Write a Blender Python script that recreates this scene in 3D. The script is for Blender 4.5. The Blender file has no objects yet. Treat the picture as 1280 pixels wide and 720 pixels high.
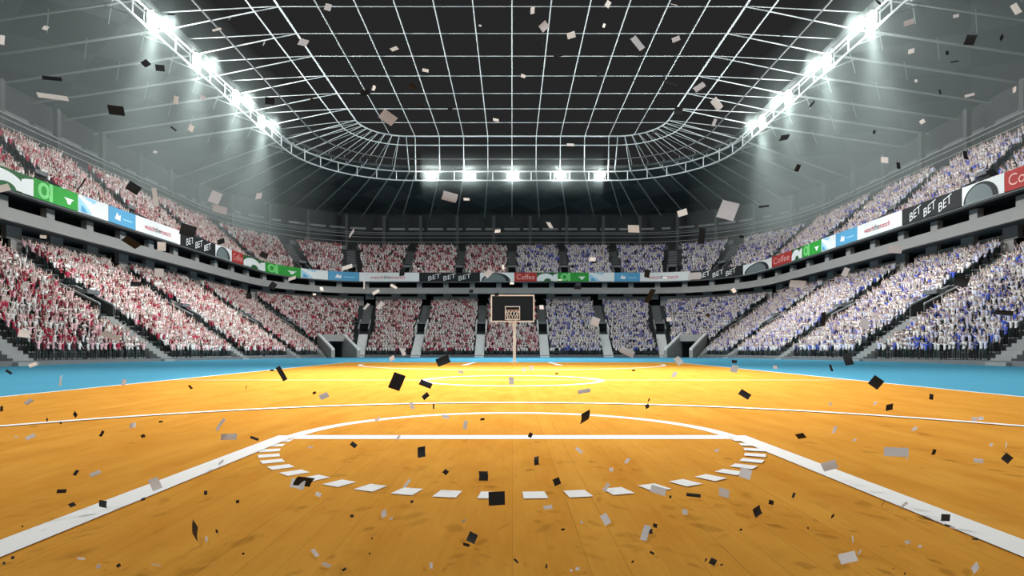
import bpy, bmesh, math, random
import numpy as np
from mathutils import Vector, Matrix, Euler
random.seed(7); rng = np.random.default_rng(7)
sc = bpy.context.scene
COL = sc.collection
PI = math.pi
F = 735.0; HC = 1.508; HZ = 432.5          # focal length in pixels, eye height (m), horizon row
SLOPE = 0.0102                              # the ground and the bowl fall gently away from the near end

# ------------------------------------------------------------------ materials
MATS = {}
def mat(name, col, rough=0.6, metal=0.0, noise=0.0, nscale=3.0, emis=None, estr=0.0, spec=0.3):
    if name in MATS: return MATS[name]
    m = bpy.data.materials.new(name); m.use_nodes = True
    nt = m.node_tree; b = nt.nodes['Principled BSDF']
    b.inputs['Base Color'].default_value = (*col, 1); b.inputs['Roughness'].default_value = rough
    b.inputs['Metallic'].default_value = metal; b.inputs['Specular IOR Level'].default_value = spec
    if noise > 0:
        tc = nt.nodes.new('ShaderNodeTexCoord'); n = nt.nodes.new('ShaderNodeTexNoise')
        n.inputs['Scale'].default_value = nscale; n.inputs['Detail'].default_value = 4
        nt.links.new(tc.outputs['Object'], n.inputs['Vector'])
        r = nt.nodes.new('ShaderNodeMapRange'); r.inputs['To Min'].default_value = 1-noise; r.inputs['To Max'].default_value = 1+noise
        nt.links.new(n.outputs['Fac'], r.inputs['Value'])
        mx = nt.nodes.new('ShaderNodeVectorMath'); mx.operation = 'SCALE'
        mx.inputs[0].default_value = col; nt.links.new(r.outputs[0], mx.inputs['Scale'])
        nt.links.new(mx.outputs[0], b.inputs['Base Color'])
    if emis:
        b.inputs['Emission Color'].default_value = (*emis, 1); b.inputs['Emission Strength'].default_value = estr
    MATS[name] = m
    return m

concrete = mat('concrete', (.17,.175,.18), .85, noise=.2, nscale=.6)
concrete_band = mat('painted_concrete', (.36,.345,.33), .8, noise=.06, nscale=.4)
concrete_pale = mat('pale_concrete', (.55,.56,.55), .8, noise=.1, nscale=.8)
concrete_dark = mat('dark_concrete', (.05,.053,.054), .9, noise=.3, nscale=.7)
shade_black = mat('painted_shade_black', (.008,.008,.009), .95)  # near-black colour painted in for the shade of recesses and openings
steel_white = mat('white_steel', (.72,.75,.75), .45)
steel_grey = mat('grey_steel', (.32,.34,.34), .5)
rail_white = mat('white_rail', (.8,.8,.8), .5)
paint_white = mat('court_line_paint', (.84,.83,.81), .55, noise=.03, nscale=4)
flake_black = mat('black_paper', (.010,.010,.011), .6)
flake_white = mat('pale_paper', (.88,.88,.88), .7)
flake_grey = mat('grey_paper', (.72,.72,.75), .7)

def paper(m):
    nt=m.node_tree; b=nt.nodes['Principled BSDF']; out=nt.nodes['Material Output']
    tr=nt.nodes.new('ShaderNodeBsdfTranslucent'); tr.inputs['Color'].default_value=b.inputs['Base Color'].default_value
    mx=nt.nodes.new('ShaderNodeMixShader'); mx.inputs[0].default_value=.5
    nt.links.new(b.outputs[0],mx.inputs[1]); nt.links.new(tr.outputs[0],mx.inputs[2]); nt.links.new(mx.outputs[0],out.inputs['Surface'])
paper(flake_white); paper(flake_grey)
def wood_material():
    m = bpy.data.materials.new('varnished_wood'); m.use_nodes = True; nt = m.node_tree; L = nt.links
    b = nt.nodes['Principled BSDF']; b.inputs['Roughness'].default_value = .6; b.inputs['Specular IOR Level'].default_value = .03
    tc = nt.nodes.new('ShaderNodeTexCoord'); sep = nt.nodes.new('ShaderNodeSeparateXYZ'); L.new(tc.outputs['Object'], sep.inputs[0])
    def math_(op, a, bb=None, c=None):
        n = nt.nodes.new('ShaderNodeMath'); n.operation = op
        for i, v in enumerate((a, bb, c)):
            if v is None: continue
            if hasattr(v, 'type'): L.new(v, n.inputs[i])
            else: n.inputs[i].default_value = v
        return n.outputs[0]
    W = .26
    xs = math_('DIVIDE', sep.outputs['X'], W)
    fl = math_('FLOOR', xs); fr = math_('SUBTRACT', xs, fl)
    wn = nt.nodes.new('ShaderNodeTexWhiteNoise'); wn.noise_dimensions = '1D'; L.new(fl, wn.inputs['W'])
    # long seams: a thin dark joint, deeper on some boards, broken up along the board
    edge = math_('LESS_THAN', fr, .030)
    nz = nt.nodes.new('ShaderNodeTexNoise'); nz.inputs['Scale'].default_value = .55; nz.inputs['Detail'].default_value = 2
    L.new(tc.outputs['Object'], nz.inputs['Vector'])
    seamamt = math_('MULTIPLY', edge, math_('MULTIPLY', wn.outputs['Value'], math_('MULTIPLY', nz.outputs['Fac'], .75)))
    # grain stretched along the board
    mp = nt.nodes.new('ShaderNodeMapping'); mp.inputs['Scale'].default_value = (1.6, .45, 1); L.new(tc.outputs['Object'], mp.inputs['Vector'])
    n2 = nt.nodes.new('ShaderNodeTexNoise'); n2.inputs['Scale'].default_value = 1.1; n2.inputs['Detail'].default_value = 8; n2.inputs['Roughness'].default_value = .62
    L.new(mp.outputs[0], n2.inputs['Vector'])
    mp3 = nt.nodes.new('ShaderNodeMapping'); mp3.inputs['Scale'].default_value = (14, 1.2, 1); L.new(tc.outputs['Object'], mp3.inputs['Vector'])
    n3 = nt.nodes.new('ShaderNodeTexNoise'); n3.inputs['Scale'].default_value = 1.5; n3.inputs['Detail'].default_value = 5
    L.new(mp3.outputs[0], n3.inputs['Vector'])
    v = math_('ADD', math_('MULTIPLY', n2.outputs['Fac'], .72), math_('ADD', math_('MULTIPLY', n3.outputs['Fac'], .22), math_('MULTIPLY', wn.outputs['Value'], .07)))
    cr = nt.nodes.new('ShaderNodeValToRGB'); e = cr.color_ramp.elements
    e[0].position = .34; e[0].color = (.55,.232,.033,1); e[1].position = .66; e[1].color = (.67,.325,.056,1)
    L.new(v, cr.inputs[0])
    mixn = nt.nodes.new('ShaderNodeMix'); mixn.data_type = 'RGBA'
    L.new(seamamt, mixn.inputs[0]); L.new(cr.outputs[0], mixn.inputs[6]); mixn.inputs[7].default_value = (.14,.045,.012,1)
    L.new(mixn.outputs[2], b.inputs['Base Color'])
    return m
def matte(m):
    # flat varnish without a visible sheen: diffuse only
    nt=m.node_tree; b=nt.nodes['Principled BSDF']; d=nt.nodes.new('ShaderNodeBsdfDiffuse'); out=nt.nodes['Material Output']
    if b.inputs['Base Color'].is_linked: nt.links.new(b.inputs['Base Color'].links[0].from_socket,d.inputs['Color'])
    else: d.inputs['Color'].default_value=b.inputs['Base Color'].default_value
    nt.links.new(d.outputs[0],out.inputs['Surface']); nt.nodes.remove(b)
wood = wood_material(); matte(wood); matte(paint_white)
blue_floor = mat('blue_court_surround', (.085,.31,.45), .7, noise=.05, nscale=.3, spec=.03); matte(blue_floor)

# ------------------------------------------------------------------ mesh helpers
class MB:
    """collects polygons of one mesh"""
    def __init__(s): s.v = []; s.f = []; s.m = []
    def add(s, vs, fs, mi=0):
        o = len(s.v); s.v.extend(vs); s.f.extend([tuple(i+o for i in f) for f in fs]); s.m.extend([mi]*len(fs))
    def box(s, c, d, rz=0, mi=0):
        cx,cy,cz = c; dx,dy,dz = d[0]/2,d[1]/2,d[2]/2; ca,sa = math.cos(rz),math.sin(rz); vs=[]
        for z in (-dz,dz):
            for x,y in ((-dx,-dy),(dx,-dy),(dx,dy),(-dx,dy)):
                vs.append((cx+x*ca-y*sa, cy+x*sa+y*ca, cz+z))
        s.add(vs, [(3,2,1,0),(4,5,6,7),(0,1,5,4),(1,2,6,5),(2,3,7,6),(3,0,4,7)], mi)
    def hexa(s, vs, mi=0):
        s.add(vs, [(3,2,1,0),(4,5,6,7),(0,1,5,4),(1,2,6,5),(2,3,7,6),(3,0,4,7)], mi)
    def tube(s, p, q, r, n=6, r2=None, mi=0):
        p = Vector(p); q = Vector(q); r2 = r if r2 is None else r2
        d = (q-p)
        if d.length < 1e-6: return
        d.normalize(); a = d.orthogonal().normalized(); b = d.cross(a); vs=[]
        for (c, rr_) in ((p,r),(q,r2)):
            for i in range(n):
                t = 2*PI*i/n; vs.append(tuple(c + a*rr_*math.cos(t) + b*rr_*math.sin(t)))
        fs = [(i,(i+1)%n,n+(i+1)%n,n+i) for i in range(n)] + [tuple(range(n-1,-1,-1)), tuple(range(n,2*n))]
        s.add(vs, fs, mi)
    def path_tube(s, pts, r, n=6, closed=False, mi=0):
        pts = [Vector(p) for p in pts]; N = len(pts); vs=[]; fs=[]
        for i,p in enumerate(pts):
            a = pts[(i-1)%N] if (closed or i>0) else p
            b = pts[(i+1)%N] if (closed or i<N-1) else p
            d = (b-a).normalized(); side = d.cross(Vector((0,0,1)))
            side = side.normalized() if side.length>1e-4 else d.orthogonal().normalized()
            up = side.cross(d)
            for k in range(n):
                t = 2*PI*k/n; vs.append(tuple(p+side*r*math.cos(t)+up*r*math.sin(t)))
        for i in range(N if closed else N-1):
            j=(i+1)%N
            for k in range(n):
                l=(k+1)%n; fs.append((i*n+k, j*n+k, j*n+l, i*n+l))
        if not closed: fs += [tuple(range(n)), tuple(range(N*n-1,(N-1)*n-1,-1))]
        s.add(vs, fs, mi)
    def mesh(s, name, mats, smooth=False):
        me = bpy.data.meshes.new(name); me.from_pydata(s.v, [], s.f)
        for m in (mats if isinstance(mats,(list,tuple)) else [mats]): me.materials.append(m)
        if any(s.m): me.polygons.foreach_set('material_index', s.m)
        if smooth: me.polygons.foreach_set('use_smooth', [True]*len(me.polygons))
        me.validate(); me.update()
        return me
    def build(s, name, mats, parent=None, smooth=False):
        o = bpy.data.objects.new(name, s.mesh(name, mats, smooth)); COL.objects.link(o)
        if parent: o.parent = parent
        return o
def tag(o, label=None, cat=None, group=None, kind=None):
    if label: o['label'] = label
    if cat: o['category'] = cat
    if group: o['group'] = group
    if kind: o['kind'] = kind
    return o
def empty(name, loc=(0,0,0), rz=0):
    o = bpy.data.objects.new(name, None); COL.objects.link(o); o.location = loc; o.rotation_euler = (0,0,rz); o.empty_display_size = .3
    return o
def struct(o): o['kind'] = 'structure'; return o
def T(p):  # the bowl stands on the gently falling ground
    return (p[0], p[1], p[2]-SLOPE*(p[1]-42))

# ------------------------------------------------------------------ plan curves (rounded rectangle, open behind the camera)
Y0 = 8.0
def sample(Xh, Df, R, y0=Y0, ns=24, nc=14, nf=20):
    """points with outward normals from the near left, round the far end, to the near right"""
    cy = Df-R; cx = Xh-R; P=[]
    for i in range(ns): P.append((-Xh, y0+(cy-y0)*i/ns, -1, 0))
    for i in range(nc):
        a = PI/2*(1-i/nc); P.append((-cx-R*math.sin(a), cy+R*math.cos(a), -math.sin(a), math.cos(a)))
    for i in range(nf+1): P.append((-cx+2*cx*i/nf, Df, 0, 1))
    for i in range(1,nc+1):
        a = PI/2*i/nc; P.append((cx+R*math.sin(a), cy+R*math.cos(a), math.sin(a), math.cos(a)))
    for i in range(1,ns+1): P.append((Xh, cy-(cy-y0)*i/ns, 1, 0))
    return P
def bowl(u): return (37+u, 121+u, 6.5+u)
def along(Xh, Df, R, s):
    """point and outward normal at arc length s from the middle of the far end (right positive)"""
    sg = 1 if s>=0 else -1; s=abs(s); cx=Xh-R; cy=Df-R
    if s<=cx: return (sg*s, Df, 0, 1)
    s-=cx
    if s<=R*PI/2:
        a=s/R; return (sg*(cx+R*math.sin(a)), cy+R*math.cos(a), sg*math.sin(a), math.cos(a))
    s-=R*PI/2
    return (sg*Xh, cy-s, sg*1, 0)
def loft(name, rows, mats, tilt=True, parent=None, mi=None, skip=None):
    """rows: list of point lists (x,y,z); quads between successive rows"""
    m = MB(); n=len(rows[0]); vs=[T(p) if tilt else p for r in rows for p in r]; fs=[]; ms=[]
    for i in range(len(rows)-1):
        for j in range(n-1):
            a=vs[i*n+j]; b=vs[(i+1)*n+j+1]
            if skip and skip((a[0]+b[0])/2,(a[1]+b[1])/2): continue
            fs.append((i*n+j, i*n+j+1, (i+1)*n+j+1, (i+1)*n+j)); ms.append(mi[i] if mi else 0)
    m.v=vs; m.f=fs; m.m=ms
    return m.build(name, mats, parent)
def ring(u, z, **k): return [(p[0],p[1],z) for p in sample(*bowl(u), **k)]

# ------------------------------------------------------------------ floor, court and its painted lines
fl = MB()
ys = [-30, 54, 90, 126]
def gz(y): return -.0125*max(0, y-54)
def strip(m, x0, x1, yy, dz, thick=.25):
    for a,b in zip(yy[:-1], yy[1:]):
        m.hexa([(x0,a,gz(a)+dz-thick),(x1,a,gz(a)+dz-thick),(x1,b,gz(b)+dz-thick),(x0,b,gz(b)+dz-thick),(x0,a,gz(a)+dz),(x1,a,gz(a)+dz),(x1,b,gz(b)+dz),(x0,b,gz(b)+dz)])
strip(fl, -70, 70, ys, 0)
floor = struct(fl.build('floor', blue_floor))
cm = MB(); cm.box((0, 25.8-1, .002), (30, 58, .03))
BY = 53.8; NY = -2.2
cm = MB(); cm.box((0,(BY+NY)/2,.001),(30,BY-NY,.03))
court = struct(cm.build('floor_court', wood)); court.name = 'floor_wood'
LZ = .016
NFL=[0]
def flat(name, polys):
    NFL[0]+=1; dz=.0004*NFL[0]
    m = MB()
    for vs, fs in polys:
        o=[(x,y,LZ+.001+dz) for x,y in vs]; lo=[(x,y,LZ-.004) for x,y in vs]; n=len(vs)
        m.add(o+lo, fs+[tuple(i+n for i in reversed(f)) for f in fs])
    return m.build(name, paint_white, court)
def rect(x0,y0,x1,y1): return ([(x0,y0),(x1,y0),(x1,y1),(x0,y1)],[(0,1,2,3)])
def arc(cx,cy,r,w,a0,a1,n=64):
    vs=[];fs=[]
    for i in range(n+1):
        a=math.radians(a0+(a1-a0)*i/n)
        vs += [(cx+(r-w/2)*math.cos(a),cy+(r-w/2)*math.sin(a)),(cx+(r+w/2)*math.cos(a),cy+(r+w/2)*math.sin(a))]
    for i in range(n): fs.append((2*i,2*i+1,2*i+3,2*i+2))
    return (vs,fs)
w = .11
for sx in (-1,1): flat('sideline',[rect(sx*15-.09,NY,sx*15+.09,BY)])
flat('baseline',[rect(-15,BY-.12,15,BY)])
flat('halfway_line',[rect(-15,25.74,15,25.86)])
flat('centre_circle',[arc(0,25.8,3.85,.30,0,360,96)])
FTY = 9.62
flat('free_throw_line',[rect(-3.6,FTY-.20,3.6,FTY+.20)])
flat('free_throw_arc',[arc(0,FTY-.15,3.62,.26,0,180,72)])
for k in range(26):     # broken half of the circle: each dash is painted on its own
    a0 = 180+ (k+.25)*180/26; flat('free_throw_dash',[arc(0,FTY-.15,3.62,.27,a0,a0+3.7,4)])
flat('lane_line',[([(-3.55,FTY+.1),(-3.86,FTY+.1),(-3.96,NY),(-3.62,NY)],[(0,1,2,3)])])
flat('lane_line',[([(3.55,FTY+.1),(3.62,NY),(3.96,NY),(3.86,FTY+.1)],[(0,1,2,3)])])
flat('three_point_line',[arc(0,3.26,12.14,.24,0,180,128)])
FY = 2*25.8
flat('three_point_line',[arc(0,FY-3.26,12.14,.26,180,360,128)])
FF = FY-FTY
flat('free_throw_line',[rect(-3.6,FF-.08,3.6,FF+.08)]) if False else None
for sx in (-1,1): flat('lane_line',[([(sx*3.2,BY),(sx*3.55,BY),(sx*3.95,FF+3.2),(sx*3.45,FF+3.2)][::sx],[(0,1,2,3)])])

# ------------------------------------------------------------------ the bowl: lower tier, mezzanine, upper tier
LZ0, LSL, LU0, NROW, STEP = .42, .70, .5, 21, .82          # lower tier
UZ0, USL, UU0, UROW, USTEP = 17.6, .90, 13.2, 12, .80      # upper tier
def lz(i): return LZ0 + LSL*STEP*i
def uz(i): return UZ0 + USL*USTEP*i
PC = 42*PI/180                                              # the corner tunnels
PF = [(s*34.4,118.6) for s in (-1,1)]
def portal_local(x,y):
    sg = -1 if x<0 else 1; dx=abs(x)-34.4; dy=y-118.6
    return dx*math.sin(PC)+dy*math.cos(PC), dx*math.cos(PC)-dy*math.sin(PC)      # outward depth, sideways
def in_portal(x,y,wd=2.75,dp=5.0):
    a,b = portal_local(x,y); return -3<a<dp and abs(b)<wd
kw = dict(ns=40,nc=40,nf=16)
rows=[ring(0,-1.2,**kw), ring(0,LZ0,**kw)]; mi=[0]
for i in range(NROW):
    u=LU0+STEP*i
    rows.append(ring(u if i else LU0, lz(i),**kw)); mi.append(1)
    rows.append(ring(LU0+STEP*(i+1), lz(i),**kw)); mi.append(1)
rows.append(ring(LU0+STEP*NROW+1.6, lz(NROW-1),**kw)); mi.append(1)
o = struct(loft('lower_stand', rows, [concrete, concrete_dark], mi=mi, skip=in_portal))
rows=[ring(12.9,17.05,ns=24),ring(12.9,17.6,ns=24)]
for i in range(UROW):
    rows.append(ring(UU0+USTEP*i, uz(i))); rows.append(ring(UU0+USTEP*(i+1), uz(i)))
rows.append(ring(26, uz(UROW-1)))
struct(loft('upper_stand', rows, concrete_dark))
# mezzanine: soffit and back walls painted black as recess shade, the grey band, lip under the boards
def slab(name, u0, u1, z0, z1, m):
    rows=[ring(u0,z0),ring(u1,z0),ring(u1,z1),ring(u0,z1),ring(u0,z0)]
    return struct(loft(name, rows, m))
slab('concourse_soffit', 13.3, 20.0, 17.0, 17.1, shade_black)
slab('balcony_slab', 12.55, 13.3, 16.88, 17.08, mat('balcony_edge',(.12,.125,.125),.8))
slab('concourse_band', 14.3, 14.9, 14.5, 15.85, concrete_band)
slab('concourse_slab', 14.9, 20.5, 14.9, 15.2, concrete)
struct(loft('mezzanine_shade_sheet', [ring(15.6,15.2),ring(15.6,17.0)], shade_black))  # black sheet added where the recess is only in shade
struct(loft('wall_concourse', [ring(20.4,12.2),ring(20.4,16.9)], shade_black))
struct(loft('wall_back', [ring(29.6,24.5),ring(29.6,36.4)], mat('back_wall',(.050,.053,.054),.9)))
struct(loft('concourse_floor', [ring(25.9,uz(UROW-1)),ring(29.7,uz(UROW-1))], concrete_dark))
# piers between band and slab
P145 = bowl(14.75)
cxx = P145[0]-P145[2]
tot = cxx + P145[2]*PI/2 + 95
pier = MB(); pier.box((0,0,.47),(1.15,.7,1.2)); pm = pier.mesh('concourse_pier', concrete_band)
s = -tot + 2
k=0; s=3.05-6.1*round(tot/6.1)
while s < tot:
    x,y,nx,ny = along(*P145, s)
    o = bpy.data.objects.new('concourse_pier', pm); COL.objects.link(o); o.location = T((x,y,15.9)); o.rotation_euler=(0,0,math.atan2(ny,nx)-PI/2); struct(o)
    s += 6.1

P183=bowl(18.15); low=MB(); low.box((0,0,0),(2.0,.6,1.6)); lowm=low.mesh('rear_pier',concrete_band); tt=(P183[0]-P183[2])+P183[2]*PI/2+95; s=3.05-6.1*round(tt/6.1)
while s<tt:
    x,y,nx,ny=along(*P183,s); o=bpy.data.objects.new('rear_pier',lowm); COL.objects.link(o); o.location=T((x,y,14.3)); o.rotation_euler=(0,0,math.atan2(ny,nx)-PI/2); struct(o); s+=6.1
# aisles ---------------------------------------------------------------------
# lower: ('side', sg, D) | ('corner', sg, angle from the far direction) | ('far', sg, X)
LA = []
for sg in (-1,1):
    for D in (26.2,44.6,63,81,101): LA.append(('side',sg,D))
    LA.append(('corner',sg,math.radians(76))); LA.append(('corner',sg,math.radians(7.5)))
    LA.append(('far',sg,19.9)); LA.append(('far',sg,6.75))
UA = [('far',1,0.0)]
for sg in (-1,1):
    for D in (50,65,80.5,96): UA.append(('side',sg,D))
    for a in (85,46.5,17): UA.append(('corner',sg,math.radians(a)))
    UA.append(('far',sg,24.4)); UA.append(('far',sg,12.15))
def aisle_at(a, u):
    Xh,Df,R = bowl(u); k,sg,v = a
    if k=='side': return (sg*Xh, v, sg, 0)
    if k=='far': return (sg*v, Df, 0, 1)
    return (sg*(30.5+R*math.sin(v)), 114.5+R*math.cos(v), sg*math.sin(v), math.cos(v))
def lateral(a, x, y):
    """sideways distance of a point from the aisle's centre line, inf when on another side"""
    k,sg,v = a
    if k=='side': return abs(y-v) if x*sg>36 and y<=115 else 99
    if k=='far': return abs(x-sg*v) if y>=114.5 and abs(x)<=30.6 else 99
    dx = x*sg-30.5; dy=y-114.5
    if dx<-.5 or dy<-1 or dx*math.sin(v)+dy*math.cos(v) < 0: return 99
    return abs(dx*math.cos(v)-dy*math.sin(v))
pale_step = mat('pale_stair_concrete', (.72,.73,.72), .85, noise=.15, nscale=1.2)
grey_step = mat('grey_stair_concrete', (.13,.135,.135), .85, noise=.2, nscale=1.2)
def frame_of(a, u0):
    x,y,nx,ny = aisle_at(a,u0)
    return (x,y,nx,ny)
def local_box(m, fr, a0,a1, t0,t1, zlo0,zlo1, zhi0,zhi1, mi=0):
    """box in (outward depth a, sideways t) with sloping bottom/top; z given at a0 and at a1"""
    x,y,nx,ny = fr; tx,ty = ny,-nx
    def P(a,t,z): return T((x+nx*a+tx*t, y+ny*a+ty*t, z))
    vs=[P(a0,t0,zlo0),P(a0,t1,zlo0),P(a1,t1,zlo1),P(a1,t0,zlo1),P(a0,t0,zhi0),P(a0,t1,zhi0),P(a1,t1,zhi1),P(a1,t0,zhi1)]
    m.hexa(vs, mi)
mid_step = mat('mid_stair_concrete', (.30,.31,.305), .85, noise=.2, nscale=1.2)
def stairs(a, tier):
    if tier=='lower':
        fr = frame_of(a,0); m=MB(); m2=MB()
        n=int(7.2/.41); 
        for i in range(n):     # lower flight, down to the floor
            z=.44+LSL*(i*.41)-.25+.12
            local_box(m, fr, i*.41-.35, (i+1)*.41-.35, -.95,.95, z-.9 if i else -.3, z-.9 if i else -.3, z, z)
        o=m.build('aisle_stairs', pale_step if a[0]=='far' or (a[0]=='corner' and a[2]<.5) else mid_step); struct(o)
        n2=int((17.6-10.7)/.41)
        for i in range(n2):
            u=10.7+i*.41; z=LZ0+LSL*(u-LU0)+.12
            local_box(m2, fr, u,u+.41,-.95,.95,z-.8,z-.8,z,z)
        o=m2.build('aisle_stairs', grey_step); struct(o)
    else:
        fr = frame_of(a,UU0); m=MB(); n=int(9.6/.4)
        for i in range(n):
            z=UZ0+USL*(i*.4)+.1
            if 1.1 < i*.4 < 4.2: continue
            local_box(m, fr, i*.4,(i+1)*.4,-1.0,1.0,z-.7,z-.7,z,z)
        o=m.build('aisle_stairs', grey_step); struct(o)
for a in LA: stairs(a,'lower')
for a in UA: stairs(a,'upper')
SIDE = {-1:'left',1:'right'}
def aname(a):
    k,sg,v=a
    if k=='far': return f"{SIDE[sg]} of the far end"
    return k
# vomitories: parapets, roof slab, black block painted as the opening's shade. A thing each.
vomcount={}
def vomitory(a, tier, label):
    if tier=='lower':
        u0,u1,hw,h = 7.3, 10.6, .95, 2.2; zf=LZ0+LSL*(u0-LU0); sl=LSL; fr=frame_of(a,0)
    else:
        u0,u1,hw,h = 1.3, 4.2, .85, 2.0; zf=UZ0+USL*u0; sl=USL; fr=frame_of(a,UU0)
    root = empty('stand_entrance', T(aisle_at(a, u0+(UU0 if tier=='upper' else 0))[:2]+(zf,)))
    Wn=Matrix.Translation(root.location).inverted()
    def part(name,m,mt):
        m.v=[tuple(Wn@Vector(p)) for p in m.v]; return m.build(name,mt,root)
    for t in (-1,1):
        m=MB(); local_box(m,fr,u0-.9,u1,min(t*hw,t*(hw+.28)),max(t*hw,t*(hw+.28)),zf-.7,zf+sl*(u1-u0)-.3,zf+.9,zf+h+.8); part('side_wall',m,(concrete_pale if a[0]=='far' else concrete_dark) if tier=='lower' else concrete)
        if tier=='lower':
            m=MB(); local_box(m,fr,u0-.9,u1,min(t*(hw+.02),t*(hw+.26)),max(t*(hw+.02),t*(hw+.26)),zf+.9,zf+h+.8,zf+1.08,zf+h+.98); part('wall_coping',m,rail_white if a[0]=='far' else mid_step)
    m=MB(); local_box(m,fr,u0+.5,u1,-hw,hw,zf+h-.1,zf+h-.1,zf+h+.35,zf+h+.35); part('lintel',m,concrete)
    m=MB(); local_box(m,fr,u0+1.1,u1,-hw,hw,zf-.3,zf-.3,zf+h-.25,zf+h-.25); part('opening_shade_block',m,shade_black)
    m=MB(); local_box(m,fr,u0-.3,u0+1.1,-hw,hw,zf-.6,zf-.6,zf+.02,zf+.02); part('landing',m,concrete_dark)
    tag(root,label,'stadium entrance','entrances in the lower stand' if tier=='lower' else 'entrances in the upper stand')
names_low={('far',-1,19.9):"second from the hoop on the left", ('far',-1,6.75):"just left of the basketball hoop",
           ('far',1,6.75):"just right of the basketball hoop", ('far',1,19.9):"second from the hoop on the right"}
for a in LA:
    k,sg,v=a; s_=SIDE[sg]
    if a in names_low: d=names_low[a]
    elif k=='corner': d = f"right beside the dark {s_} corner tunnel" if v<.5 else f"above the outer side of the {s_} corner tunnel"
    else: d = f"on the {dict(((63,'near'),(81,'middle'),(101,'far'))).get(v,'nearest')} aisle of the {s_} long side"
    if k=='side' and v<60: continue
    vomitory(a,'lower',f"lower stand entrance, {d}")
for a in UA:
    k,sg,v=a; s_=SIDE[sg]
    if k=='side' and v<60: continue
    if k=='far': d = "straight above the hoop" if v==0 else (f"first {s_} of the one above the hoop" if v<20 else f"second {s_} of the one above the hoop")
    elif k=='corner': d = f"{['nearest the far end','in the middle','nearest the long side'][[17,46.5,85].index(round(math.degrees(v),1))]} of the {s_} corner"
    else: d = f"in the {['near','middle','far'][[65,80.5,96].index(v)]} aisle of the {s_} long side"
    vomitory(a,'upper',f"upper stand entrance, {d}")
# parapet behind the last row of the lower tier, broken at the aisles
def parapet(u, z0, z1, th, aisles, hw, name, m, seg=1.2):
    Pp=bowl(u); tot=(Pp[0]-Pp[2])+Pp[2]*PI/2+90; s=-tot; run=[]
    def flush():
        if len(run)>1:
            mm=MB()
            for (x,y,nx,ny),(x2,y2,nx2,ny2) in zip(run[:-1],run[1:]):
                mm.hexa([T((x,y,z0)),T((x2,y2,z0)),T((x2+nx2*th,y2+ny2*th,z0)),T((x+nx*th,y+ny*th,z0)),T((x,y,z1)),T((x2,y2,z1)),T((x2+nx2*th,y2+ny2*th,z1)),T((x+nx*th,y+ny*th,z1))])
            struct(mm.build(name,m))
        run.clear()
    while s<=tot:
        p=along(*Pp,s)
        if min(lateral(a,p[0],p[1]) for a in aisles)<hw: flush()
        else: run.append(p)
        s+=seg/3
    flush()
parapet(18.0, 11.9, 14.2, .3, LA, 1.2, 'rear_parapet', concrete_band)
parapet(23.2, 26.0, 27.0, .2, UA, 1.0, 'rear_parapet', concrete)
# rails and bars above the upper tier
for u,z in ((23.3,28.0),(24.5,29.4),(25.2,30.3),(26.6,31.0)):
    m=MB(); m.path_tube([T(p) for p in ring(u,z)],.07,5); struct(m.build('guard_rail',steel_grey))
pst=MB(); pst.box((0,0,0),(.7,.7,9.5)); pstm=pst.mesh('roof_column',mat('column_paint',(.10,.105,.105),.8))
Pq=bowl(27.2); tq=(Pq[0]-Pq[2])+Pq[2]*PI/2+80; s=-math.floor(tq/9.2)*9.2+4.6
while s<tq:
    x,y,nx,ny=along(*Pq,s); o=bpy.data.objects.new('roof_column',pstm); COL.objects.link(o); o.location=T((x,y,30.6)); o.rotation_euler=(0,0,math.atan2(ny,nx)-PI/2); struct(o); s+=9.2
# clerestory windows high in the back wall: each pane by itself
win=mat('clerestory_glass',(.16,.17,.17),.3,emis=(.8,.9,.9),estr=.035)
Pw=bowl(29.3); tw=(Pw[0]-Pw[2])+Pw[2]*PI/2+80; s=-math.floor(tw/4.9)*4.9; kk=1
while s<tw:
    ln=3.9 if random.random()<.75 else 2.2
    m=MB()
    for i in range(4):
        a=along(*Pw,s-ln/2+ln*i/4); b=along(*Pw,s-ln/2+ln*(i+1)/4)
        m.hexa([T((a[0],a[1],32.25)),T((b[0],b[1],32.25)),T((b[0]+b[2]*.2,b[1]+b[3]*.2,32.25)),T((a[0]+a[2]*.2,a[1]+a[3]*.2,32.25)),
                T((a[0],a[1],32.75)),T((b[0],b[1],32.75)),T((b[0]+b[2]*.2,b[1]+b[3]*.2,32.75)),T((a[0]+a[2]*.2,a[1]+a[3]*.2,32.75))])
    struct(m.build(f'window_{kk}',win)); kk+=1; s+=4.9

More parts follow.
